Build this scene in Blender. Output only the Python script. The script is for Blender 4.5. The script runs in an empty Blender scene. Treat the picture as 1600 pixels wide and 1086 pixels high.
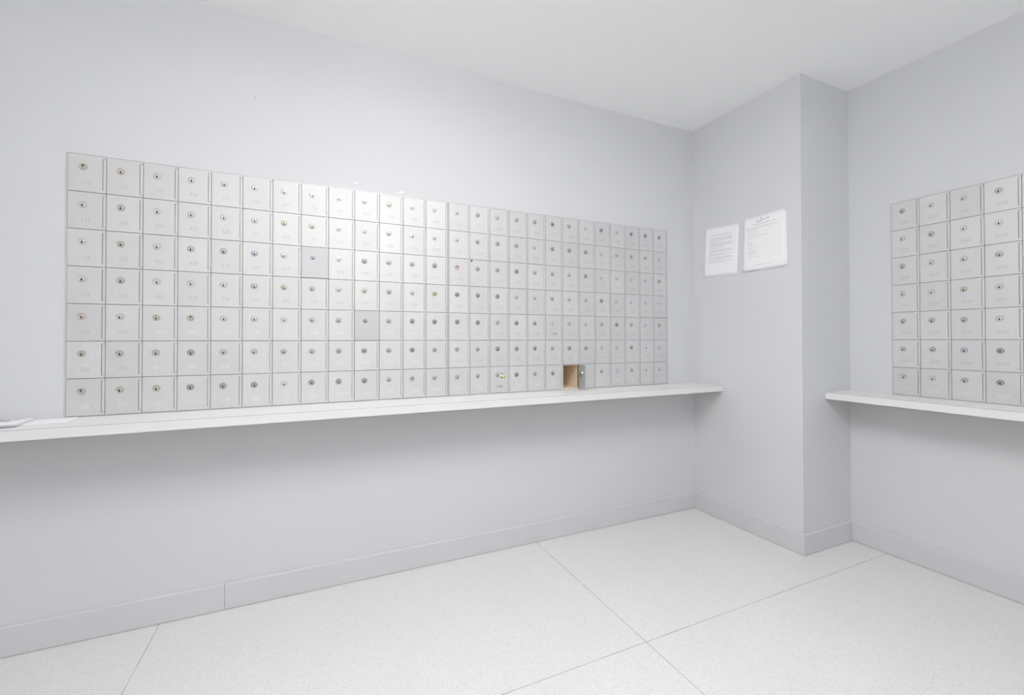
import bpy, bmesh, math, random
from mathutils import Vector, Matrix
random.seed(7)
S = bpy.context.scene
COL = S.collection
PI = math.pi

# ------------------------------------------------------------------ camera
F_PX, PX, PY = 684.97, 799.95, 523.83
cam_d = bpy.data.cameras.new('camera')
cam = bpy.data.objects.new('camera', cam_d)
COL.objects.link(cam)
cam_d.sensor_fit = 'HORIZONTAL'
cam_d.sensor_width = 36.0
cam_d.lens = F_PX / 1600 * 36.0
cam_d.shift_x = (800 - PX) / 1600
cam_d.shift_y = (PY - 543) / 1600
cam_d.clip_start = 0.02
yaw, pitch, roll = -0.42682, 0.00909, -0.00129
Fw = Vector((-math.sin(yaw) * math.cos(pitch), math.cos(yaw) * math.cos(pitch), math.sin(pitch)))
Rt = Vector((math.cos(yaw), math.sin(yaw), 0))
Up = Rt.cross(Fw)
R2 = Rt * math.cos(roll) + Up * math.sin(roll)
U2 = Up * math.cos(roll) - Rt * math.sin(roll)
m = Matrix((R2, U2, -Fw)).transposed().to_4x4()
m.translation = Vector((-2.69045, -2.51258, 1.3))
cam.matrix_world = m
S.camera = cam

# ------------------------------------------------------------------ world, exposure
world = bpy.data.worlds.new('world')
S.world = world
world.use_nodes = True
world.node_tree.nodes['Background'].inputs[0].default_value = (0.8, 0.85, 0.9, 1)
world.node_tree.nodes['Background'].inputs[1].default_value = 0.05
S.view_settings.view_transform = 'Standard'
S.view_settings.look = 'None'
S.view_settings.exposure = 0.0
S.view_settings.gamma = 1.0
S.view_settings.use_curve_mapping = False
try:
    S.cycles.max_bounces = 12
    S.cycles.diffuse_bounces = 8
    S.cycles.glossy_bounces = 6
except Exception:
    pass

# unseen lights added overhead to light the room: emission strength of each diffuser
ADDED_CEIL_LIGHTS = [(-2.3, -1.95, 1.0, 1.0, 13.9, (1.0, 0.985, 0.965)), (-4.7, -4.0, 1.2, 0.5, 3.0, (0.88, 0.95, 1.0)), (-0.6, -4.2, 1.2, 0.5, 2.0, (0.72, 0.86, 1.0))]
# glowing panel added on the unseen rear wall as a low warm light: u0, u1 along the wall, z0, z1, strength, colour
ADDED_WIN = (-3.6, -2.1, 1.35, 2.3, 2.0, (1.0, 0.87, 0.80))

# ------------------------------------------------------------------ dimensions
H = 2.913                       # ceiling
X_R = 0.4875                    # right wall
Y_S = -0.828                    # step between the end wall and the right wall
X_L, Y_B = -5.9, -5.0           # unseen walls
SH, ST, SD = 0.9645, 0.0407, 0.264
BX0, BX1 = -3.654, -0.270       # long bank
BZ0, BZ1 = 0.9682, 2.1085
ROWS, HALF = 7, 13
PW = 0.1299                     # pitch
PH = (BZ1 - BZ0) / ROWS
GAP = (BX1 - BX0) - 26 * PW
RY0, RPW, RCOLS = -1.0605, 0.1336, 5
WALL_T = 0.36

# ------------------------------------------------------------------ helpers
def tag(o, label=None, cat=None, group=None, kind=None):
    if label: o['label'] = label
    if cat: o['category'] = cat
    if group: o['group'] = group
    if kind: o['kind'] = kind
    return o

def link(name, bm, mats, parent=None, smooth=False):
    me = bpy.data.meshes.new(name)
    bm.normal_update()
    bm.to_mesh(me); bm.free()
    for mt in (mats if isinstance(mats, (list, tuple)) else [mats]):
        me.materials.append(mt)
    if smooth:
        for p in me.polygons: p.use_smooth = True
    o = bpy.data.objects.new(name, me)
    COL.objects.link(o)
    if parent: o.parent = parent
    return o

def empty(name, loc=(0, 0, 0), rz=0.0, parent=None):
    o = bpy.data.objects.new(name, None)
    o.empty_display_size = 0.05
    COL.objects.link(o)
    o.location = loc; o.rotation_euler = (0, 0, rz)
    if parent: o.parent = parent
    return o

def box(bm, x0, x1, y0, y1, z0, z1, mi=0, bevel=0.0):
    v = [bm.verts.new((x, y, z)) for z in (z0, z1) for y in (y0, y1) for x in (x0, x1)]
    fs = [bm.faces.new([v[i] for i in f]) for f in
          ((0, 2, 3, 1), (4, 5, 7, 6), (0, 1, 5, 4), (2, 6, 7, 3), (0, 4, 6, 2), (1, 3, 7, 5))]
    for f in fs: f.material_index = mi
    if bevel > 0:
        es = list({e for f in fs for e in f.edges})
        r = bmesh.ops.bevel(bm, geom=es, offset=bevel, segments=2, profile=0.7, affect='EDGES')
        for f in r['faces']: f.material_index = mi
    return v

def lathe(bm, prof, n=28, axis_c=(0, 0, 0), mi=0):
    """profile (r, depth) spun about the -y axis; depth grows towards the viewer (-y)"""
    rings = []
    for r, d in prof:
        if r < 1e-6:
            rings.append([bm.verts.new((axis_c[0], axis_c[1] - d, axis_c[2]))])
        else:
            rings.append([bm.verts.new((axis_c[0] + r * math.cos(2 * PI * k / n), axis_c[1] - d,
                                        axis_c[2] + r * math.sin(2 * PI * k / n))) for k in range(n)])
    for a, b in zip(rings, rings[1:]):
        for k in range(n):
            k2 = (k + 1) % n
            if len(b) == 1:
                f = bm.faces.new((a[k], a[k2], b[0]))
            elif len(a) == 1:
                f = bm.faces.new((a[0], b[k2], b[k]))
            else:
                f = bm.faces.new((a[k], a[k2], b[k2], b[k]))
            f.material_index = mi

# ------------------------------------------------------------------ materials
def mat(name, col, rough=0.5, metal=0.0, spec=0.5, noise=None, bump=None):
    mt = bpy.data.materials.new(name); mt.use_nodes = True
    nt = mt.node_tree; b = nt.nodes['Principled BSDF']
    b.inputs['Base Color'].default_value = (*col, 1)
    b.inputs['Roughness'].default_value = rough
    b.inputs['Metallic'].default_value = metal
    b.inputs['Specular IOR Level'].default_value = spec
    tc = nt.nodes.new('ShaderNodeTexCoord')
    if noise:
        sc, amt, stretch = noise
        mp = nt.nodes.new('ShaderNodeMapping'); mp.inputs['Scale'].default_value = stretch
        nt.links.new(tc.outputs['Object'], mp.inputs[0])
        nz = nt.nodes.new('ShaderNodeTexNoise'); nz.inputs['Scale'].default_value = sc; nz.inputs['Detail'].default_value = 4
        nt.links.new(mp.outputs[0], nz.inputs[0])
        mr = nt.nodes.new('ShaderNodeMapRange')
        mr.inputs['To Min'].default_value = 1 - amt; mr.inputs['To Max'].default_value = 1 + amt
        mr.inputs['From Min'].default_value = 0.25; mr.inputs['From Max'].default_value = 0.75
        nt.links.new(nz.outputs['Fac'], mr.inputs['Value'])
        vm = nt.nodes.new('ShaderNodeVectorMath'); vm.operation = 'SCALE'
        vm.inputs[0].default_value = col
        nt.links.new(mr.outputs[0], vm.inputs['Scale'])
        nt.links.new(vm.outputs[0], b.inputs['Base Color'])
    if bump:
        sc, st = bump
        n2 = nt.nodes.new('ShaderNodeTexNoise'); n2.inputs['Scale'].default_value = sc; n2.inputs['Detail'].default_value = 3
        nt.links.new(tc.outputs['Object'], n2.inputs[0])
        bp = nt.nodes.new('ShaderNodeBump'); bp.inputs['Strength'].default_value = st; bp.inputs['Distance'].default_value = 0.002
        nt.links.new(n2.outputs['Fac'], bp.inputs['Height'])
        nt.links.new(bp.outputs[0], b.inputs['Normal'])
    return mt

M_wall = mat('lilac_grey_paint', (0.703, 0.712, 0.736), 0.62, spec=0.3, noise=(0.9, 0.012, (1, 1, 1)), bump=(160, 0.05))
M_ceil = mat('white_ceiling_paint', (0.94, 0.945, 0.94), 0.8, spec=0.2, noise=(0.7, 0.008, (1, 1, 1)))
M_base = mat('grey_vinyl_skirting', (0.675, 0.677, 0.70), 0.5, spec=0.3, noise=(3, 0.02, (1, 1, 1)))
M_shelf = mat('white_laminate', (0.81, 0.81, 0.81), 0.42, noise=(2, 0.01, (1, 1, 1)))
M_under = mat('raw_chipboard_underside', (0.36, 0.28, 0.21), 0.8, noise=(60, 0.15, (1, 1, 1)))  # brown picked for the unseen underside to warm and darken the shade below
M_edge = mat('laminate_joint', (0.45, 0.45, 0.45), 0.6)
M_frame = mat('frame_metal', (0.42, 0.41, 0.42), 0.5, 0.3)
M_trim = mat('bank_trim_metal', (0.66, 0.66, 0.655), 0.45, 0.3)
M_tan = mat('tan_lining', (0.84, 0.73, 0.56), 0.6, noise=(9, 0.08, (1, 1, 1)))
M_cream = mat('cream_enamel', (0.75, 0.70, 0.60), 0.5)
M_key = mat('keyhole_black', (0.02, 0.02, 0.02), 0.6)
M_paper = mat('white_paper', (0.93, 0.93, 0.945), 0.7, spec=0.2)
M_ink = mat('grey_print', (0.60, 0.60, 0.63), 0.8)
M_ink2 = mat('dark_print', (0.34, 0.34, 0.37), 0.8)
M_paper_l = mat('lilac_paper', (0.80, 0.79, 0.88), 0.6)
M_pink = mat('pink_marker', (0.86, 0.50, 0.60), 0.5, spec=0.4)
M_green = mat('green_sticker_print', (0.10, 0.16, 0.03), 0.6)
M_yellow = mat('yellow_sticker', (0.78, 0.82, 0.40), 0.6)
M_white = mat('white_plastic', (0.9, 0.9, 0.9), 0.4)
M_putty = mat('white_putty', (0.88, 0.88, 0.90), 0.5)
M_lock_shade = mat('grimy_groove', (0.30, 0.29, 0.28), 0.6)  # dark grey that paints shade round the lock and in its groove
M_dark = mat('dark_rubber', (0.03, 0.03, 0.03), 0.5)
M_cham = mat('steel_latch', (0.55, 0.55, 0.54), 0.25, 1.0)

LOCKS = {
    's': mat('chrome_lock', (0.80, 0.80, 0.82), 0.42, 0.75),
    'b': mat('brass_lock', (0.68, 0.65, 0.58), 0.36, 0.75),
    'r': mat('copper_lock', (0.76, 0.69, 0.64), 0.36, 0.75),
    'd': mat('dull_grey_lock', (0.50, 0.51, 0.54), 0.36, 0.75),
    'l': mat('blue_grey_lock', (0.68, 0.69, 0.80), 0.36, 0.75),
    'y': mat('yellow_brass_lock', (0.80, 0.75, 0.50), 0.3, 0.8),
}

def metal_door(name, col, rough, amt=0.024):
    """brushed aluminium: vertical brushing, per-object tone"""
    mt = bpy.data.materials.new(name); mt.use_nodes = True
    nt = mt.node_tree; b = nt.nodes['Principled BSDF']
    b.inputs['Metallic'].default_value = 0.42
    tc = nt.nodes.new('ShaderNodeTexCoord'); oi = nt.nodes.new('ShaderNodeObjectInfo')
    add = nt.nodes.new('ShaderNodeVectorMath'); add.operation = 'ADD'
    mul = nt.nodes.new('ShaderNodeMath'); mul.operation = 'MULTIPLY'; mul.inputs[1].default_value = 37.0
    nt.links.new(oi.outputs['Random'], mul.inputs[0])
    nt.links.new(tc.outputs['Object'], add.inputs[0]); nt.links.new(mul.outputs[0], add.inputs[1])
    def noise(scale, stretch, det):
        mp = nt.nodes.new('ShaderNodeMapping'); mp.inputs['Scale'].default_value = stretch
        nt.links.new(add.outputs[0], mp.inputs[0])
        nz = nt.nodes.new('ShaderNodeTexNoise'); nz.inputs['Scale'].default_value = scale; nz.inputs['Detail'].default_value = det
        nt.links.new(mp.outputs[0], nz.inputs[0]); return nz
    fine = noise(420, (1, 1, 0.03), 2); cloud = noise(14, (1, 1, 0.6), 5)
    def mr(src, lo, hi):
        n = nt.nodes.new('ShaderNodeMapRange'); n.inputs['From Min'].default_value = 0.25; n.inputs['From Max'].default_value = 0.75
        n.inputs['To Min'].default_value = lo; n.inputs['To Max'].default_value = hi; nt.links.new(src, n.inputs['Value']); return n
    a1 = mr(fine.outputs['Fac'], 1 - amt, 1 + amt); a2 = mr(cloud.outputs['Fac'], 1 - amt, 1 + amt)
    a3 = nt.nodes.new('ShaderNodeMapRange'); a3.inputs['To Min'].default_value = 0.965; a3.inputs['To Max'].default_value = 1.02
    nt.links.new(oi.outputs['Random'], a3.inputs['Value'])
    p = nt.nodes.new('ShaderNodeMath'); p.operation = 'MULTIPLY'; nt.links.new(a1.outputs[0], p.inputs[0]); nt.links.new(a2.outputs[0], p.inputs[1])
    q = nt.nodes.new('ShaderNodeMath'); q.operation = 'MULTIPLY'; nt.links.new(p.outputs[0], q.inputs[0]); nt.links.new(a3.outputs[0], q.inputs[1])
    vm = nt.nodes.new('ShaderNodeVectorMath'); vm.operation = 'SCALE'; vm.inputs[0].default_value = col
    nt.links.new(q.outputs[0], vm.inputs['Scale']); nt.links.new(vm.outputs[0], b.inputs['Base Color'])
    rr = mr(cloud.outputs['Fac'], rough - 0.04, rough + 0.06)
    nt.links.new(rr.outputs[0], b.inputs['Roughness'])
    return mt

M_door = metal_door('brushed_aluminium', (0.70, 0.70, 0.705), 0.58)
M_door2 = metal_door('dull_grey_aluminium', (0.585, 0.59, 0.605), 0.62, 0.02)
M_digit = mat('engraved_digits', (0.56, 0.55, 0.53), 0.6, 0.3)
M_digit_l = mat('pale_engraved_digits', (0.80, 0.80, 0.80), 0.6, 0.1)
M_digit_d = mat('dark_digits', (0.16, 0.16, 0.18), 0.6)

# terrazzo floor with thin joints
M_floor = bpy.data.materials.new('white_terrazzo'); M_floor.use_nodes = True
def floor_nodes():
    nt = M_floor.node_tree; b = nt.nodes['Principled BSDF']
    b.inputs['Roughness'].default_value = 0.42; b.inputs['Specular IOR Level'].default_value = 0.35
    tc = nt.nodes.new('ShaderNodeTexCoord')
    sep = nt.nodes.new('ShaderNodeSeparateXYZ'); nt.links.new(tc.outputs['Object'], sep.inputs[0])
    def M(op, a, bb=None, clamp=False):
        n = nt.nodes.new('ShaderNodeMath'); n.operation = op; n.use_clamp = clamp
        for i, s in enumerate((a, bb)):
            if s is None: continue
            if isinstance(s, (int, float)): n.inputs[i].default_value = s
            else: nt.links.new(s, n.inputs[i])
        return n.outputs[0]
    def joint(axis, origin, pitch):
        t = M('SUBTRACT', sep.outputs[axis], origin)
        t = M('PINGPONG', t, pitch / 2)            # 0 on every joint line
        return M('LESS_THAN', t, 0.0018)
    ju = joint(0, -1.384, 1.94); jv = joint(1, -1.0267, 1.94)
    j = M('MAXIMUM', ju, jv)
    # joint strength varies along its length
    nz = nt.nodes.new('ShaderNodeTexNoise'); nz.inputs['Scale'].default_value = 7; nz.inputs['Detail'].default_value = 5
    nt.links.new(tc.outputs['Object'], nz.inputs[0])
    jr = nt.nodes.new('ShaderNodeMapRange'); jr.inputs['From Min'].default_value = 0.35; jr.inputs['From Max'].default_value = 0.65
    jr.inputs['To Min'].default_value = 0.45; jr.inputs['To Max'].default_value = 1.0
    nt.links.new(nz.outputs['Fac'], jr.inputs['Value'])
    j = M('MULTIPLY', j, jr.outputs[0])
    # chips
    vo = nt.nodes.new('ShaderNodeTexVoronoi'); vo.inputs['Scale'].default_value = 230
    nt.links.new(tc.outputs['Object'], vo.inputs['Vector'])
    sc = nt.nodes.new('ShaderNodeSeparateColor'); nt.links.new(vo.outputs['Color'], sc.inputs[0])
    cr = nt.nodes.new('ShaderNodeValToRGB'); e = cr.color_ramp
    e.elements[0].position = 0.0; e.elements[0].color = (0.73, 0.73, 0.72, 1)
    e.elements[1].position = 1.0; e.elements[1].color = (0.86, 0.86, 0.855, 1)
    k = e.elements.new(0.10); k.color = (0.785, 0.785, 0.778, 1)
    k = e.elements.new(0.55); k.color = (0.815, 0.815, 0.808, 1)
    nt.links.new(sc.outputs[0], cr.inputs[0])
    # broad, faint unevenness
    n2 = nt.nodes.new('ShaderNodeTexNoise'); n2.inputs['Scale'].default_value = 1.6; n2.inputs['Detail'].default_value = 6
    nt.links.new(tc.outputs['Object'], n2.inputs[0])
    mr = nt.nodes.new('ShaderNodeMapRange'); mr.inputs['To Min'].default_value = 0.965; mr.inputs['To Max'].default_value = 1.03
    nt.links.new(n2.outputs['Fac'], mr.inputs['Value'])
    vm = nt.nodes.new('ShaderNodeVectorMath'); vm.operation = 'SCALE'
    nt.links.new(cr.outputs[0], vm.inputs[0]); nt.links.new(mr.outputs[0], vm.inputs['Scale'])
    mx = nt.nodes.new('ShaderNodeMix'); mx.data_type = 'RGBA'
    nt.links.new(j, mx.inputs['Factor']); nt.links.new(vm.outputs[0], mx.inputs['A'])
    mx.inputs['B'].default_value = (0.34, 0.34, 0.33, 1)
    nt.links.new(mx.outputs['Result'], b.inputs['Base Color'])
floor_nodes()

def emit(name, col, st):
    mt = bpy.data.materials.new(name); mt.use_nodes = True
    nt = mt.node_tree; nt.nodes.remove(nt.nodes['Principled BSDF'])
    e = nt.nodes.new('ShaderNodeEmission'); e.inputs[0].default_value = (*col, 1); e.inputs[1].default_value = st
    nt.links.new(e.outputs[0], nt.nodes['Material Output'].inputs[0])
    return mt

# ------------------------------------------------------------------ the setting
def struct(name, boxes, mt):
    bm = bmesh.new()
    for b in boxes: box(bm, *b)
    o = link(name, bm, mt); o['kind'] = 'structure'; return o

struct('floor', [(X_L - .4, X_R + .5, Y_B - .3, WALL_T, -0.2, 0)], M_floor)
struct('ceiling', [(X_L - .4, X_R + .5, Y_B - .3, WALL_T, H, H + 0.2)], M_ceil)
# mail wall with its opening for the long bank
struct('wall_front', [(X_L - .2, BX0, 0, WALL_T, 0, H), (BX1, 0.0, 0, WALL_T, 0, H),
                      (BX0, BX1, 0, WALL_T, 0, BZ0), (BX0, BX1, 0, WALL_T, BZ1, H)], M_wall)
# the boxed-out pier that forms the end wall with the papers
struct('wall_pier', [(0.0, X_R + WALL_T, Y_S, WALL_T, 0, H)], M_wall)
RY1 = RY0 - RCOLS * RPW
struct('wall_right', [(X_R, X_R + WALL_T, RY0, Y_S, 0, H), (X_R, X_R + WALL_T, Y_B, RY1, 0, H),
                      (X_R, X_R + WALL_T, RY1, RY0, 0, BZ0), (X_R, X_R + WALL_T, RY1, RY0, BZ1, H)], M_wall)
struct('wall_left', [(X_L - .2, X_L, Y_B, 0, 0, H)], M_wall)
struct('wall_back', [(X_L - .2, X_R + WALL_T, Y_B - .2, Y_B, 0, H)], M_wall)

def skirting(name, pts):
    """profile swept along straight runs: pts = list of (p0, p1, inward normal)"""
    bm = bmesh.new()
    prof = [(0, 0.0022), (0.0115, 0.0022), (0.012, 0.0028), (0.012, 0.118), (0.011, 0.122), (0.008, 0.1255), (0.004, 0.1265), (0, 0.1265)]
    for p0, p1, n in pts:
        a = [bm.verts.new((p0[0] + n[0] * d, p0[1] + n[1] * d, z)) for d, z in prof]
        b = [bm.verts.new((p1[0] + n[0] * d, p1[1] + n[1] * d, z)) for d, z in prof]
        k = len(prof)
        for i in range(k): bm.faces.new((a[i], a[(i + 1) % k], b[(i + 1) % k], b[i]))
        bm.faces.new(a); bm.faces.new(b[::-1])
    bmesh.ops.recalc_face_normals(bm, faces=bm.faces[:])
    o = link(name, bm, M_base); o['kind'] = 'structure'; return o
SEAM = -3.072
skirting('baseboard_front', [((X_L, 0), (SEAM - .0008, 0), (0, -1)), ((SEAM + .0008, 0), (0, 0), (0, -1))])
skirting('baseboard_pier', [((0, -.012), (0, Y_S - .012), (-1, 0)), ((0, Y_S), (X_R, Y_S), (0, -1))])
skirting('baseboard_right', [((X_R, Y_S - .012), (X_R, Y_B), (-1, 0))])
skirting('baseboard_left', [((X_L, -.012), (X_L, Y_B), (1, 0))])
skirting('baseboard_back', [((X_L + .012, Y_B), (X_R - .012, Y_B), (0, 1))])

# ------------------------------------------------------------------ shelves
def shelf(name, length, depth, label, loc, rz, end_cap):
    t = empty(name, loc, rz)
    tag(t, label, 'shelf')
    bm = bmesh.new(); box(bm, 0, length, -depth + .0012, 0, -ST, 0)
    for f in bm.faces:
        f.material_index = 1 if f.calc_center_median().z < -ST + .001 else 0
    link('shelf_board', bm, [M_shelf, M_under], t)
    bm = bmesh.new(); box(bm, 0, length, -depth, -depth + .0012, -ST, -0.0016, bevel=.0004)
    link('edge_band', bm, M_shelf, t)
    bm = bmesh.new(); box(bm, 0, length, -depth - .0001, -depth + .0010, -0.0016, 0.0002)
    link('edge_joint', bm, M_edge, t)
    return t
shelf('wall_shelf', -X_L - .002, SD, 'long white laminate ledge running under the wide bank of mailboxes', (X_L + .001, -.0005, SH), 0, False)
shelf('wall_shelf', Y_S - Y_B - .004, SD, 'short white laminate ledge under the mailboxes on the right wall', (X_R - .0005, Y_S - .002, SH + .002), -PI / 2, True)

# ------------------------------------------------------------------ mailboxes
LX, LZ = 0.39 * PW, PH * (1 - 0.335)        # lock centre in a cell
Y_FR = -0.001                                # front of the bodies
Y_D0, Y_D1 = -0.002, -0.0065                 # door back / face

def body_mesh(pw, lip=True):
    bm = bmesh.new(); t = 0.0045; D = 0.30; e = 0.0004
    x0, x1, z0, z1 = e, pw - e, e, PH - e
    # sheet-metal walls
    box(bm, x0, x0 + t, Y_FR, D, z0, z1, 0); box(bm, x1 - t, x1, Y_FR, D, z0, z1, 0)
    if lip: box(bm, x1 - t - .012, x1 - t, Y_FR, Y_FR + .0015, z0 + t, z1 - t, 0)
    box(bm, x0 + t, x1 - t, Y_FR, D, z0, z0 + t, 0); box(bm, x0 + t, x1 - t, Y_FR, D, z1 - t, z1, 0)
    box(bm, x0 + t, x1 - t, D - t, D, z0 + t, z1 - t, 1)
    # painted lining
    l = 0.0008
    box(bm, x0 + t, x0 + t + l, 0.004, D - t, z0 + t, z1 - t, 1); box(bm, x1 - t - l, x1 - t, 0.004, D - t, z0 + t, z1 - t, 1)
    box(bm, x0 + t + l, x1 - t - l, 0.004, D - t, z0 + t, z0 + t + l, 1); box(bm, x0 + t + l, x1 - t - l, 0.004, D - t, z1 - t - l, z1 - t, 1)
    return bm

SL = 0.012   # hinge strip width at the right of each door
def door_mesh(pw, plain=False):
    bm = bmesh.new(); g = 0.0012
    x1 = pw - g - (0 if plain else SL)
    box(bm, g, x1, Y_D1, Y_D0, g, PH - g, 0, bevel=0.0006)
    if not plain:  # top and bottom tabs that run on to the hinge side
        box(bm, x1 - .001, pw - g, Y_D1, Y_D0, PH - g - .0100, PH - g, 0, bevel=.0005)
        box(bm, x1 - .001, pw - g, Y_D1, Y_D0, g, g + .0115, 0, bevel=.0005)
    return bm
def hinge_mesh(pw):
    bm = bmesh.new(); g = 0.0012
    x1 = pw - g - SL
    box(bm, x1 + .0022, pw - g, Y_D1 + .0004, Y_D0, g + .0125, PH - g - .0112, 0, bevel=.0012)
    return bm

LOCK_SHADE = [(0.0152, -0.0004), (0.0150, 0.0006), (0.0142, 0.0006)]  # thin dark ring painted as the shadow at the lock's foot
LOCK_PROF = [(0.0142, 0.0006), (0.0140, 0.0018), (0.0130, 0.0032), (0.0116, 0.0034), (0.0104, 0.0026), (0.0098, 0.0006)]
LOCK_GROOVE = [(0.0098, 0.0006), (0.0088, 0.0006)]
LOCK_PLUG = [(0.0088, 0.0006), (0.0086, 0.0024), (0.0078, 0.0030), (0.0, 0.0030)]
def lock_mesh(k=1.0):
    bm = bmesh.new()
    for pr, mi in ((LOCK_SHADE, 1), (LOCK_PROF, 0), (LOCK_GROOVE, 1), (LOCK_PLUG, 0)): lathe(bm, [(r * k, d) for r, d in pr], 28, mi=mi)
    bmesh.ops.remove_doubles(bm, verts=bm.verts, dist=1e-6)
    bmesh.ops.recalc_face_normals(bm, faces=bm.faces[:])
    return bm
def keyhole_mesh():
    """small wedge-shaped keyway below the centre of the plug"""
    bm = bmesh.new()
    pts = [(-.0007, .0030), (.0007, .0030), (.0016, -.0010), (.0026, -.0040), (.0022, -.0066), (0, -.0076), (-.0022, -.0066), (-.0026, -.0040), (-.0016, -.0010)]
    pts = [(x * 1.25, z * 1.1) for x, z in pts]
    a = [bm.verts.new((x, -.0029, z)) for x, z in pts]; b = [bm.verts.new((x, -.0034, z)) for x, z in pts]
    bm.faces.new(b); bm.faces.new(a[::-1])
    for i in range(len(pts)): bm.faces.new((a[i], a[(i + 1) % len(pts)], b[(i + 1) % len(pts)], b[i]))
    bmesh.ops.recalc_face_normals(bm, faces=bm.faces[:])
    return bm

def mesh_of(name, bm, mats, smooth=False):
    me = bpy.data.meshes.new(name); bm.normal_update(); bm.to_mesh(me); bm.free()
    for mt in mats: me.materials.append(mt)
    if smooth:
        for p in me.polygons: p.use_smooth = True
        try: me.set_sharp_from_angle(angle=math.radians(35))
        except Exception: pass
    return me

# digits: glyph meshes from Blender's built-in font, one template per digit
GL = {}
def glyph(ch):
    if ch not in GL:
        cu = bpy.data.curves.new('g', 'FONT'); cu.body = ch; cu.size = 1; cu.resolution_u = 3; cu.align_x = 'CENTER'
        ob = bpy.data.objects.new('g', cu); COL.objects.link(ob)
        dg = bpy.context.evaluated_depsgraph_get(); me = ob.evaluated_get(dg).to_mesh()
        GL[ch] = ([v.co.copy() for v in me.vertices], [tuple(p.vertices) for p in me.polygons])
        ob.evaluated_get(dg).to_mesh_clear()
        bpy.data.objects.remove(ob); bpy.data.curves.remove(cu)
    return GL[ch]
def text_mesh(txt, size, adv, y0):
    bm = bmesh.new()
    for i, ch in enumerate(txt):
        vs, fs = glyph(ch)
        ox = (i - (len(txt) - 1) / 2) * adv
        front = [bm.verts.new((v.x * size * .92 + ox, y0, v.y * size)) for v in vs]
        for f in fs:
            try: bm.faces.new([front[k] for k in f])
            except ValueError: pass
    r = bmesh.ops.extrude_face_region(bm, geom=bm.faces[:])
    for v in r['geom']:
        if isinstance(v, bmesh.types.BMVert): v.co.y -= 0.00025
    bmesh.ops.recalc_face_normals(bm, faces=bm.faces[:])
    return bm

ORD = ['', 'first', 'second', 'third', 'fourth', 'fifth', 'sixth', 'seventh', 'eighth', 'ninth', 'tenth', 'eleventh', 'twelfth', 'thirteenth']
ROWN = ['topmost row', 'second row from top', 'third row from top', 'middle row', 'third row from bottom', 'second row from bottom', 'bottom row']
TONE = {'s': 'chrome', 'b': 'brass', 'r': 'copper-tinted', 'd': 'dark grey', 'l': 'bluish', 'y': 'yellow brass'}

TINTS = ['brssssssssbss' 'sbsbbdbsdsddd',
         'sbssssbbssbss' 'sbbbsdddsrbbs',
         'sbsbblsdsdbbd' 'bbbdbbbdssssb',
         'sbsssrbrsrbsy' 'dddssbsbdssss',
         'rsbbsssrrdbdd' 'ddbddsssbdbsb',
         'bbbdrrbrbdbdb' 'bbdddbddssdss',
         'bbbdddsdddrbb' 'bbbdrddsbsbss']
assert all(len(q) == 26 for q in TINTS)
TINTS_R = ['bssbs', 'sbssb', 'bssbs', 'ssbss', 'bbbsb', 'rblds', 'rsbdb']

def number_for(bank, c, r):
    if bank == 'L':
        if (c, r) == (18, 4): return '1138'
        if c == 0: return str(132 + r)
        if c == 1: return '235' if r == 0 else str(331 + r)
        if c == 2: return ['339', '340', '431', '432', '433', '434', '435'][r]
        n = 5 + (c - 3) * 7 + r
        return '%d%d' % (4 + n // 10, 31 + n % 10) if False else str((4 + n // 10) * 100 + 31 + n % 10)
    n = c * 7 + r
    if c == 0: return str(2228 + r)
    if c == 1: return str(2235 + r)
    if c == 2: return str(2331 + r)
    if c == 3: return str(2338 + r)
    return str(2431 + r)

def build_set(pw):
    d = {}
    d['body'] = mesh_of('mailbox_body', body_mesh(pw), [M_frame, M_tan])
    d['body_open'] = mesh_of('mailbox_body_open', body_mesh(pw, False), [M_cream, M_tan])
    d['door'] = mesh_of('mailbox_door', door_mesh(pw), [M_door])
    d['door_plain'] = mesh_of('mailbox_door_plain', door_mesh(pw, True), [M_door2])
    d['hinge'] = mesh_of('mailbox_hinge', hinge_mesh(pw), [M_door])
    return d
SETS = {'L': build_set(PW), 'R': build_set(RPW)}
LOCK_ME = {k: mesh_of('lock_' + k, lock_mesh(), [v, M_lock_shade], True) for k, v in LOCKS.items()}
LOCK_SMALL = mesh_of('lock_small', lock_mesh(.8), [LOCKS['d'], M_lock_shade], True)
KEY_ME = mesh_of('keyhole', keyhole_mesh(), [M_key])

def new(name, me, parent, loc=(0, 0, 0), rot=(0, 0, 0)):
    o = bpy.data.objects.new(name, me); COL.objects.link(o); o.parent = parent
    o.location = loc; o.rotation_euler = rot; return o

# the prototypes that every other mailbox is copied from
def prototype(bank):
    s = SETS[bank]
    t = empty('mailbox')
    b = new('body', s['body'], t)
    d = new('door', s['door'], t)
    h = new('hinge', s['hinge'], t)
    l = new('lock', LOCK_ME['s'], t, (LX, Y_D1, LZ))
    k = new('keyhole', KEY_ME, l)
    return [t, b, d, h, l, k]
def copy_of(proto):
    out = [o.copy() for o in proto]
    for o in out: COL.objects.link(o)
    t, b, d, h, l, k = out
    for o in (b, d, h, l): o.parent = t
    k.parent = l
    return out

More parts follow.
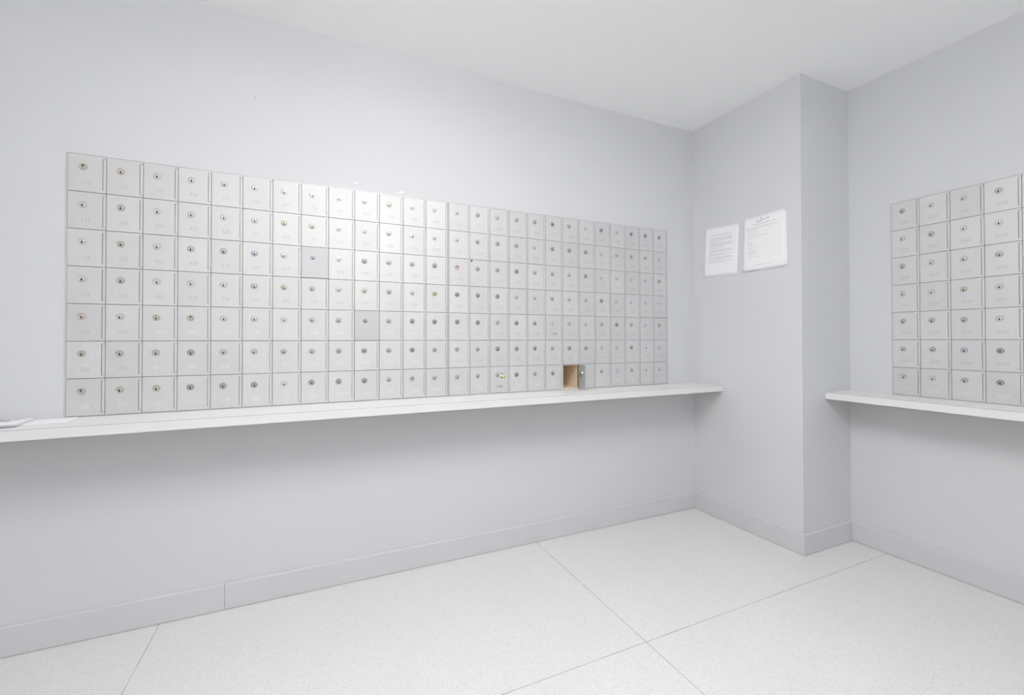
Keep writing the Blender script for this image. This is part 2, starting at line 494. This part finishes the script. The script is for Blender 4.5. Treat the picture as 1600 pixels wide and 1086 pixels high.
def place(bank, c, r, parts):
    t, b, d, h, l, k = parts
    rng = random.Random(c * 31 + r * 7 + (500 if bank == 'R' else 0))
    pw = PW if bank == 'L' else RPW
    z = BZ0 + (ROWS - 1 - r) * PH
    if bank == 'L':
        t.location = (BX0 + c * PW + (GAP if c >= HALF else 0), 0, z)
    else:
        t.location = (X_R, RY0 - c * RPW, z); t.rotation_euler = (0, 0, -PI / 2)
    tone = (TINTS if bank == 'L' else TINTS_R)[r][c]
    l.data = LOCK_ME[tone]
    l.location = (LX * pw / PW + rng.uniform(-.001, .001), Y_D1, LZ + rng.uniform(-.001, .001))
    l.rotation_euler = (0, rng.uniform(-.25, .25), 0)
    inverted = (bank == 'L' and (c, r) in ((0, 0), (0, 6), (11, 6), (3, 4), (13, 2)))
    if inverted: l.rotation_euler = (0, PI + rng.uniform(-.3, .3), 0)
    # each sheet-metal door sits a hair out of true
    d.rotation_euler = (rng.uniform(-.004, .004), 0, rng.uniform(-.003, .003))
    if bank == 'L':
        half = 'left half' if c < HALF else 'right half'
        where = '%s, %s column of wide bank\'s %s' % (ROWN[r], ORD[c % HALF + 1], half)
        t['group'] = 'mailboxes in the wide bank on the long wall'
    else:
        where = '%s, %s column on the right wall' % (ROWN[r], ORD[c + 1])
        t['group'] = 'mailboxes in the bank on the right wall'
    t['category'] = 'mailbox'
    t['label'] = 'silver mailbox, %s lock, %s' % (TONE[tone], where)
    # engraved number
    special = None
    if bank == 'L' and (c, r) in ((18, 4), (15, 6)): special = M_digit_d
    elif bank == 'L' and r >= 4 and 2 <= c <= 12: special = M_digit_l
    elif r == 6: special = M_digit_l
    me = mesh_of('number', text_mesh(number_for(bank, c, r), .0235, .0115, Y_D1 + .0001), [special or M_digit])
    return new('number', me, d, (pw * .47, -.00005, PH * .20))

protoL = prototype('L'); protoR = prototype('R')
cells = {}
for bank, cols, proto in (('L', 26, protoL), ('R', RCOLS, protoR)):
    for c in range(cols):
        for r in range(ROWS):
            parts = proto if (c, r) == (0, 0) else copy_of(proto)
            n = place(bank, c, r, parts)
            cells[(bank, c, r)] = parts + [n]

# dull grey replacement doors, bowed out a little at the bottom
for (c, r), where in (((7, 2), 'third row from top'), ((9, 4), 'third row from bottom')):
    t, b, d, h, l, k, n = cells[('L', c, r)]
    d.data = SETS['L']['door_plain']
    d.location = (0, -.0050, 0); d.rotation_euler = (-.024, 0, 0)
    d['label'] = 'dull darker grey door leaning out at the bottom'
    for o in (h, n): bpy.data.objects.remove(o)
    l.data = LOCK_SMALL; l.location = (LX + .004, Y_D1 - .0050 + .0026, LZ - .002); l.rotation_euler = (-.024, 0, 0)
    k.scale = (.8, 1, .8)
    t['label'] = 'mailbox with a dull darker grey door, ' + where

# pink marker ring round one lock
t, b, d, h, l, k, n = cells[('L', 13, 2)]
bm = bmesh.new(); N = 40
for (ra, rb, dx, a0, a1) in ((.0262, .0292, .006, 0, 2 * PI), (.0300, .0312, .008, -2.4, .6)):
    prev = None
    for i in range(N + 1):
        a = a0 + (a1 - a0) * i / N
        q = [bm.verts.new((rr * math.cos(a) + dx, y, rr * math.sin(a) - .001)) for rr, y in ((ra, 0), (rb, 0), (rb, -.0002), (ra, -.0002))]
        if prev:
            for j in range(4): bm.faces.new((prev[j], prev[(j + 1) % 4], q[(j + 1) % 4], q[j]))
        prev = q
bmesh.ops.recalc_face_normals(bm, faces=bm.faces[:])
o = link('marker_ring', bm, M_pink, t); o.location = (LX, Y_D1, LZ); o['label'] = 'pink marker ring drawn around the lock'
t['label'] = 'silver mailbox with a pink ring drawn around its lock'
# small dark bumper at the top corner of the neighbour
t = cells[('L', 14, 2)][0]
bm = bmesh.new(); lathe(bm, [(.005, 0), (.005, .004), (.0035, .006), (0, .0062)], 16); bmesh.ops.scale(bm, vec=(.8, 1, 1.3), verts=bm.verts)
bmesh.ops.recalc_face_normals(bm, faces=bm.faces[:])
o = link('bumper', bm, M_dark, t, True); o.location = (.0115, Y_D1, PH - .009); o['label'] = 'small black rubber dot'
t['label'] = 'silver mailbox with a small black dot at its upper left corner'
# white dot
t = cells[('L', 21, 2)][0] if False else cells[('L', 21, 2)][0]
bm = bmesh.new(); lathe(bm, [(.006, 0), (.0055, .0006), (0, .0008)], 16); bmesh.ops.recalc_face_normals(bm, faces=bm.faces[:])
o = link('sticker_dot', bm, M_white, t); o.location = (.090, Y_D1, LZ + .012); o['label'] = 'small white dot'
t['label'] = 'silver mailbox with a small white dot beside its lock, far right columns'
# sticker next to a lock in the bottom row
t = cells[('L', 15, 6)][0]
bm = bmesh.new(); box(bm, 0, .034, -.0003, 0, 0, .038, 0)
box(bm, 0, .034, -.0005, -.0003, 0, .017, 1)
for x, z, w, hh in ((.001, .001, .011, .008), (.013, .001, .008, .005), (.024, .001, .009, .007)): box(bm, x, x + w, -.0008, -.0005, z, z + hh, 2)
for x, z, w, hh in ((.003, .027, .009, .006), (.024, .020, .004, .010), (.014, .022, .004, .005)): box(bm, x, x + w, -.0008, -.0003, z, z + hh, 3)
o = link('sticker', bm, [M_white, M_yellow, M_green, M_digit_d], t); o.location = (LX + .017, Y_D1 + .0003, LZ - .018)
o['label'] = 'small white, yellow and green sticker'
t['label'] = 'silver mailbox with a small green and yellow sticker beside its lock, bottom row'

# dark-numbered
cells[('L', 18, 4)][0]['label'] = 'silver mailbox whose number is printed dark, third row from bottom, right half'

# the open mailbox
t, b, d, h, l, k, n = cells[('L', 19, 6)]
b.data = SETS['L']['body_open']
bpy.data.objects.remove(h); bpy.data.objects.remove(n)
bm = bmesh.new()
DW, DH = .112, PH - .006
box(bm, 0, DW, -.0012, .0012, 0, DH, 0, bevel=.0004)      # leaf, hinge at x = 0
for x0, x1, z0, z1 in ((.003, DW - .001, 0, .003), (.003, DW - .001, DH - .003, DH), (DW - .003, DW, 0, DH)):
    box(bm, x0, x1, -.008, -.0012, z0, z1, 0)                # folded rim on the inner side
ANG = -math.radians(97)
bpy.data.objects.remove(d)
d = link('door', bm, M_door2, t); d.location = (PW - .0065, -.004, .003); d.rotation_euler = (0, 0, ANG)
d['label'] = 'open door seen from its inner side'
bm = bmesh.new(); lathe(bm, [(.0125, .0), (.0125, .004), (.0105, .0055), (.0105, .013), (.008, .014), (0, .014)], 24)
box(bm, -.005, .005, -.0125, -.010, -.024, .006, 0, bevel=.0005)
bmesh.ops.recalc_face_normals(bm, faces=bm.faces[:])
lk = link('latch', bm, M_cham, d, True); lk.location = (DW - .052, -.0012, LZ - .004); lk['label'] = 'shiny steel lock barrel and cam'
bm = bmesh.new(); box(bm, -.0022, .0022, -.010, .012, 0, DH, 0, bevel=.001)
hp = link('hinge', bm, M_cham, t); hp.location = (PW - .0045, -.001, .003)
l.parent = d; l.location = (DW - .052, .0012, LZ - .004); l.rotation_euler = (0, 0, PI)
lme = l.data.copy(); l.data = lme
# keyhole stays the lock's detail: fold it into the lock of this one box
bpy.data.objects.remove(k)
t['label'] = 'open mailbox showing its tan inside, door swung out above the long ledge'

# ------------------------------------------------------------------ bank frames
def bank_frame(name, length, div, label, loc, rz):
    bm = bmesh.new(); w = .0045; y0, y1 = -.0055, -.0002
    hgt = BZ1 - BZ0
    box(bm, -w, 0, y0, y1, -.0008, hgt + .003); box(bm, length, length + w, y0, y1, -.0008, hgt + .003)
    box(bm, 0, length, y0, y1, hgt, hgt + .003)
    o = link(name, bm, M_trim); o.location = loc; o.rotation_euler = (0, 0, rz)
    tag(o, label, 'frame')
    if div:
        bm = bmesh.new(); box(bm, div[0] + .001, div[1] - .001, -.0058, .2, 0.0005, hgt - .0005, 0, bevel=.0006)
        link('divider_strip', bm, M_door, o)
    return o
XD = HALF * PW
bank_frame('bank_frame', BX1 - BX0, (XD, XD + GAP), 'thin metal frame and divider strip around the wide mailbox bank', (BX0, 0, BZ0), 0)
bank_frame('bank_frame', RCOLS * RPW, None, 'thin metal frame around the mailbox bank on the right wall', (X_R, RY0, BZ0), -PI / 2)

# ------------------------------------------------------------------ papers
def sheet(name, corners, mt, off, curl=.004, thick=.0006, parent=None, n=14, plane='x'):
    """curved sheet hung on the end wall (plane x = 0); corners TL TR BR BL in (y, z)"""
    bm = bmesh.new(); g = {}
    TL, TR, BR, BL = corners
    for i in range(n + 1):
        for j in range(n + 1):
            u, v = i / n, j / n
            y = (TL[0] * (1 - u) + TR[0] * u) * (1 - v) + (BL[0] * (1 - u) + BR[0] * u) * v
            z = (TL[1] * (1 - u) + TR[1] * u) * (1 - v) + (BL[1] * (1 - u) + BR[1] * u) * v
            x = -off - curl * (v ** 2) * (0.6 + .4 * math.cos(u * 5))
            g[i, j] = (bm.verts.new((x, y, z)), bm.verts.new((x - thick, y, z)))
    for i in range(n):
        for j in range(n):
            for s in (0, 1):
                q = [g[i, j][s], g[i + 1, j][s], g[i + 1, j + 1][s], g[i, j + 1][s]]
                bm.faces.new(q if s else q[::-1])
    rim = [(i, 0) for i in range(n)] + [(n, j) for j in range(n)] + [(i, n) for i in range(n, 0, -1)] + [(0, j) for j in range(n, 0, -1)]
    for a, b in zip(rim, rim[1:] + rim[:1]):
        bm.faces.new((g[a][0], g[b][0], g[b][1], g[a][1]))
    bmesh.ops.recalc_face_normals(bm, faces=bm.faces[:])
    return link(name, bm, mt, parent, True)

def printed(corners, off, curl, thick, runs, mt, parent, name='printed_text'):
    """short word-like dashes following the sheet; runs = (u0, u1, v, height)"""
    TL, TR, BR, BL = corners; bm = bmesh.new(); rng = random.Random(3)
    def P(u, v, lift):
        y = (TL[0] * (1 - u) + TR[0] * u) * (1 - v) + (BL[0] * (1 - u) + BR[0] * u) * v
        z = (TL[1] * (1 - u) + TR[1] * u) * (1 - v) + (BL[1] * (1 - u) + BR[1] * u) * v
        return (-off - curl * (v ** 2) * (0.6 + .4 * math.cos(u * 5)) - thick - lift, y, z)
    for u0, u1, v, hh in runs:
        u = u0
        while u < u1 - .01:
            w = min(rng.uniform(.02, .075), u1 - u)
            a = [bm.verts.new(P(x, y, .0006)) for x, y in ((u, v), (u + w, v), (u + w, v + hh), (u, v + hh))]
            b = [bm.verts.new(P(x, y, .0002)) for x, y in ((u, v), (u + w, v), (u + w, v + hh), (u, v + hh))]
            bm.faces.new(a); bm.faces.new(b[::-1])
            for i in range(4): bm.faces.new((a[i], a[(i + 1) % 4], b[(i + 1) % 4], b[i]))
            u += w + .012
    bmesh.ops.recalc_face_normals(bm, faces=bm.faces[:])
    return link(name, bm, mt, parent)

C1 = [(-.114, 2.123), (-.405, 2.104), (-.390, 1.748), (-.102, 1.765)]
p1 = sheet('paper_notice', C1, M_paper, .001, .004)
tag(p1, 'white notice sheet full of small text, left one on the end wall', 'paper notice', 'notices on the end wall')
runs = [(.2, .8, .155, .012)]
v = .215
for para in (4, 4, 1, 3, 2, 3, 2):
    for q in range(para):
        runs.append((.16, .82 if q < para - 1 else .6, v, .008)); v += .0215
    v += .018
runs = [q for q in runs if q[2] < .76]
printed(C1, .001, .004, .0006, runs, M_ink, p1)

C2 = [(-.440, 2.117), (-.725, 2.117), (-.731, 1.757), (-.435, 1.757)]
C2b = [(-.455, 2.108), (-.737, 2.110), (-.744, 1.764), (-.448, 1.764)]
pb = sheet('paper_notice', C2b, M_paper, .001, .004)
tag(pb, 'white sheet hanging behind the right notice, only its right edge showing', 'paper notice', 'notices on the end wall')
p2 = sheet('paper_notice', C2, M_paper, .0035, .006)
tag(p2, 'white notice with a small dark logo at its top, right one on the end wall', 'paper notice', 'notices on the end wall')
runs2 = [(.22, .80, .150, .010), (.10, .86, .205, .008), (.10, .40, .226, .008), (.12, .40, .262, .006), (.12, .42, .30, .006), (.12, .36, .33, .006), (.12, .62, .36, .007), (.12, .32, .395, .006),
         (.12, .28, .46, .006), (.12, .24, .50, .006), (.12, .30, .53, .006), (.12, .36, .575, .008), (.12, .30, .625, .006), (.14, .34, .65, .006), (.14, .36, .675, .006), (.14, .34, .70, .006), (.12, .46, .745, .007),
         (.26, .72, .90, .006)]
printed(C2, .0035, .006, .0006, runs2, M_ink, p2)
# logo: a dash, a tall hooked stroke and small letters
printed(C2, .0035, .006, .0006, [(.34, .41, .098, .016), (.50, .53, .085, .018), (.555, .585, .083, .014), (.60, .66, .072, .014)], M_ink2, p2, 'logo')
bm = bmesh.new()
pts = [(.41, .108), (.44, .108), (.455, .095), (.462, .07), (.466, .045)]
def PP(u, v, lift):
    TL, TR, BR, BL = C2
    y = (TL[0] * (1 - u) + TR[0] * u) * (1 - v) + (BL[0] * (1 - u) + BR[0] * u) * v
    z = (TL[1] * (1 - u) + TR[1] * u) * (1 - v) + (BL[1] * (1 - u) + BR[1] * u) * v
    return (-.0035 - .0006 - lift, y, z)
for (a, b) in zip(pts, pts[1:]):
    q = [bm.verts.new(PP(a[0], a[1], .0009)), bm.verts.new(PP(b[0], b[1], .0009)), bm.verts.new(PP(b[0] + .018, b[1], .0009)), bm.verts.new(PP(a[0] + .010, a[1] + .010, .0009))]
    q2 = [bm.verts.new((w.co.x + .0004, w.co.y, w.co.z)) for w in q]
    bm.faces.new(q); bm.faces.new(q2[::-1])
    for i in range(4): bm.faces.new((q[i], q[(i + 1) % 4], q2[(i + 1) % 4], q2[i]))
bmesh.ops.recalc_face_normals(bm, faces=bm.faces[:])
link('logo_stroke', bm, M_ink2, p2)

# loose papers on the long ledge
def flat(name, cx, cy, w, d, rz, z, thick, mt, lift=0.0, n=12):
    bm = bmesh.new(); g = {}
    for i in range(n + 1):
        for j in range(n + 1):
            u, v = i / n - .5, j / n - .5
            up = lift * (max(0, abs(u) * 2 - .35) ** 2) + lift * .3 * (v + .5) ** 2
            g[i, j] = (bm.verts.new((u * w, v * d, up)), bm.verts.new((u * w, v * d, up + thick)))
    for i in range(n):
        for j in range(n):
            for s in (0, 1):
                q = [g[i, j][s], g[i + 1, j][s], g[i + 1, j + 1][s], g[i, j + 1][s]]
                bm.faces.new(q if s else q[::-1])
    rim = [(i, 0) for i in range(n)] + [(n, j) for j in range(n)] + [(i, n) for i in range(n, 0, -1)] + [(0, j) for j in range(n, 0, -1)]
    for a, b in zip(rim, rim[1:] + rim[:1]): bm.faces.new((g[a][0], g[b][0], g[b][1], g[a][1]))
    bmesh.ops.recalc_face_normals(bm, faces=bm.faces[:])
    o = link(name, bm, mt, None, True); o.location = (cx, cy, z); o.rotation_euler = (0, 0, rz); return o
o = flat('loose_paper', -3.755, -.088, .30, .135, .05, SH + .0003, .0022, M_paper, .001)
tag(o, 'white sheet lying on the long ledge, its corner under the leftmost mailbox', 'paper', 'papers lying on the long ledge')
o = flat('loose_paper', -3.880, -.124, .30, .155, .05, SH + .0035, .0022, M_paper_l, .003)
tag(o, 'lilac tinted sheet on the long ledge, under the topmost paper', 'paper', 'papers lying on the long ledge')
o2 = flat('loose_paper', -3.885, -.121, .30, .155, .06, SH + .0085, .0012, M_paper, .003)
tag(o2, 'white printed sheet on top of the lilac one at the ledge\'s left end', 'paper', 'papers lying on the long ledge')
bm = bmesh.new()
for x, y, w in ((.06, .045, .03), (.10, .045, .02), (.125, .045, .014), (.05, .03, .05)): box(bm, x, x + w, y, y + .006, .0026, .0031)
link('printed_text', bm, M_ink2, o2)

# ------------------------------------------------------------------ small marks on the wall
bm = bmesh.new(); lathe(bm, [(.0085, 0), (.008, .003), (.004, .005), (.003, .012), (.0045, .014), (0, .015)], 16)
bmesh.ops.recalc_face_normals(bm, faces=bm.faces[:])
o = link('wall_hook', bm, M_white, None, True); o.location = (-2.948, -.0003, 2.508)
tag(o, 'tiny white stud on the long wall above the mailboxes', 'wall stud')
def scrap(x, z, w, hgt, seed, label):
    rng = random.Random(seed); bm = bmesh.new(); n = 12
    f = [bm.verts.new((w * math.cos(a) * rng.uniform(.6, 1.1), -.0022, hgt * math.sin(a) * rng.uniform(.6, 1.1))) for a in [2 * PI * i / n for i in range(n)]]
    b = [bm.verts.new((v.co.x * 1.15, 0, v.co.z * 1.15)) for v in f]
    bm.faces.new(f); bm.faces.new(b[::-1])
    for i in range(n): bm.faces.new((f[i], f[(i + 1) % n], b[(i + 1) % n], b[i]))
    bmesh.ops.recalc_face_normals(bm, faces=bm.faces[:])
    o = link('putty_blob', bm, M_putty); o.location = (x, -.0002, z)
    tag(o, label, 'putty blob', 'white putty marks above the wide bank')
scrap(-2.236, 2.130, .020, .008, 1, 'white putty blob just above the wide bank, right one')
scrap(-2.480, 2.150, .012, .006, 2, 'small white putty blob just above the wide bank, left one')

# ------------------------------------------------------------------ added lights, all out of view
for i, (x, y, w, d, st, lc) in enumerate(ADDED_CEIL_LIGHTS):
    t = empty('ceiling_light', (x, y, H))
    tag(t, ['large square opal ceiling light near the middle of the room', 'oblong opal ceiling light towards the left rear corner', 'oblong opal ceiling light towards the right rear corner'][i], 'ceiling light', 'opal ceiling lights')
    bm = bmesh.new(); box(bm, -w / 2 + .03, w / 2 - .03, -d / 2 + .03, d / 2 - .03, -.015, -.0005)
    link('mounting_plate', bm, M_white, t)
    bm = bmesh.new(); box(bm, -w / 2, w / 2, -d / 2, d / 2, -.14, -.016, bevel=.02)
    link('diffuser', bm, emit('lamp_diffuser', lc, st), t)
def added_window(name, plane, spec):
    """frame, glazing bar and a frosted pane lit from behind, set on the inner face of an unseen wall"""
    u0, u1, z0, z1, st, lc = spec
    def B(bm, a0, a1, d0, d1, b0, b1, bv=0):
        if plane == 'back': box(bm, a0, a1, Y_B + d0, Y_B + d1, b0, b1, 0, bv)
        else: box(bm, X_L + d0, X_L + d1, a0, a1, b0, b1, 0, bv)
    bm = bmesh.new(); f = .05
    B(bm, u0 - f, u1 + f, .0005, .04, z1, z1 + f, .003); B(bm, u0 - f, u1 + f, .0005, .06, z0 - f, z0, .003)
    B(bm, u0 - f, u0, .0005, .04, z0, z1, .003); B(bm, u1, u1 + f, .0005, .04, z0, z1, .003)
    o = link(name, bm, M_white); o['kind'] = 'structure'
    bm = bmesh.new(); B(bm, u0 + .001, u1 - .001, .008, .016, z0 + .001, z1 - .001)
    link('pane', bm, emit('daylit_frosted_glass', lc, st), o)
added_window('window_1', 'back', ADDED_WIN)
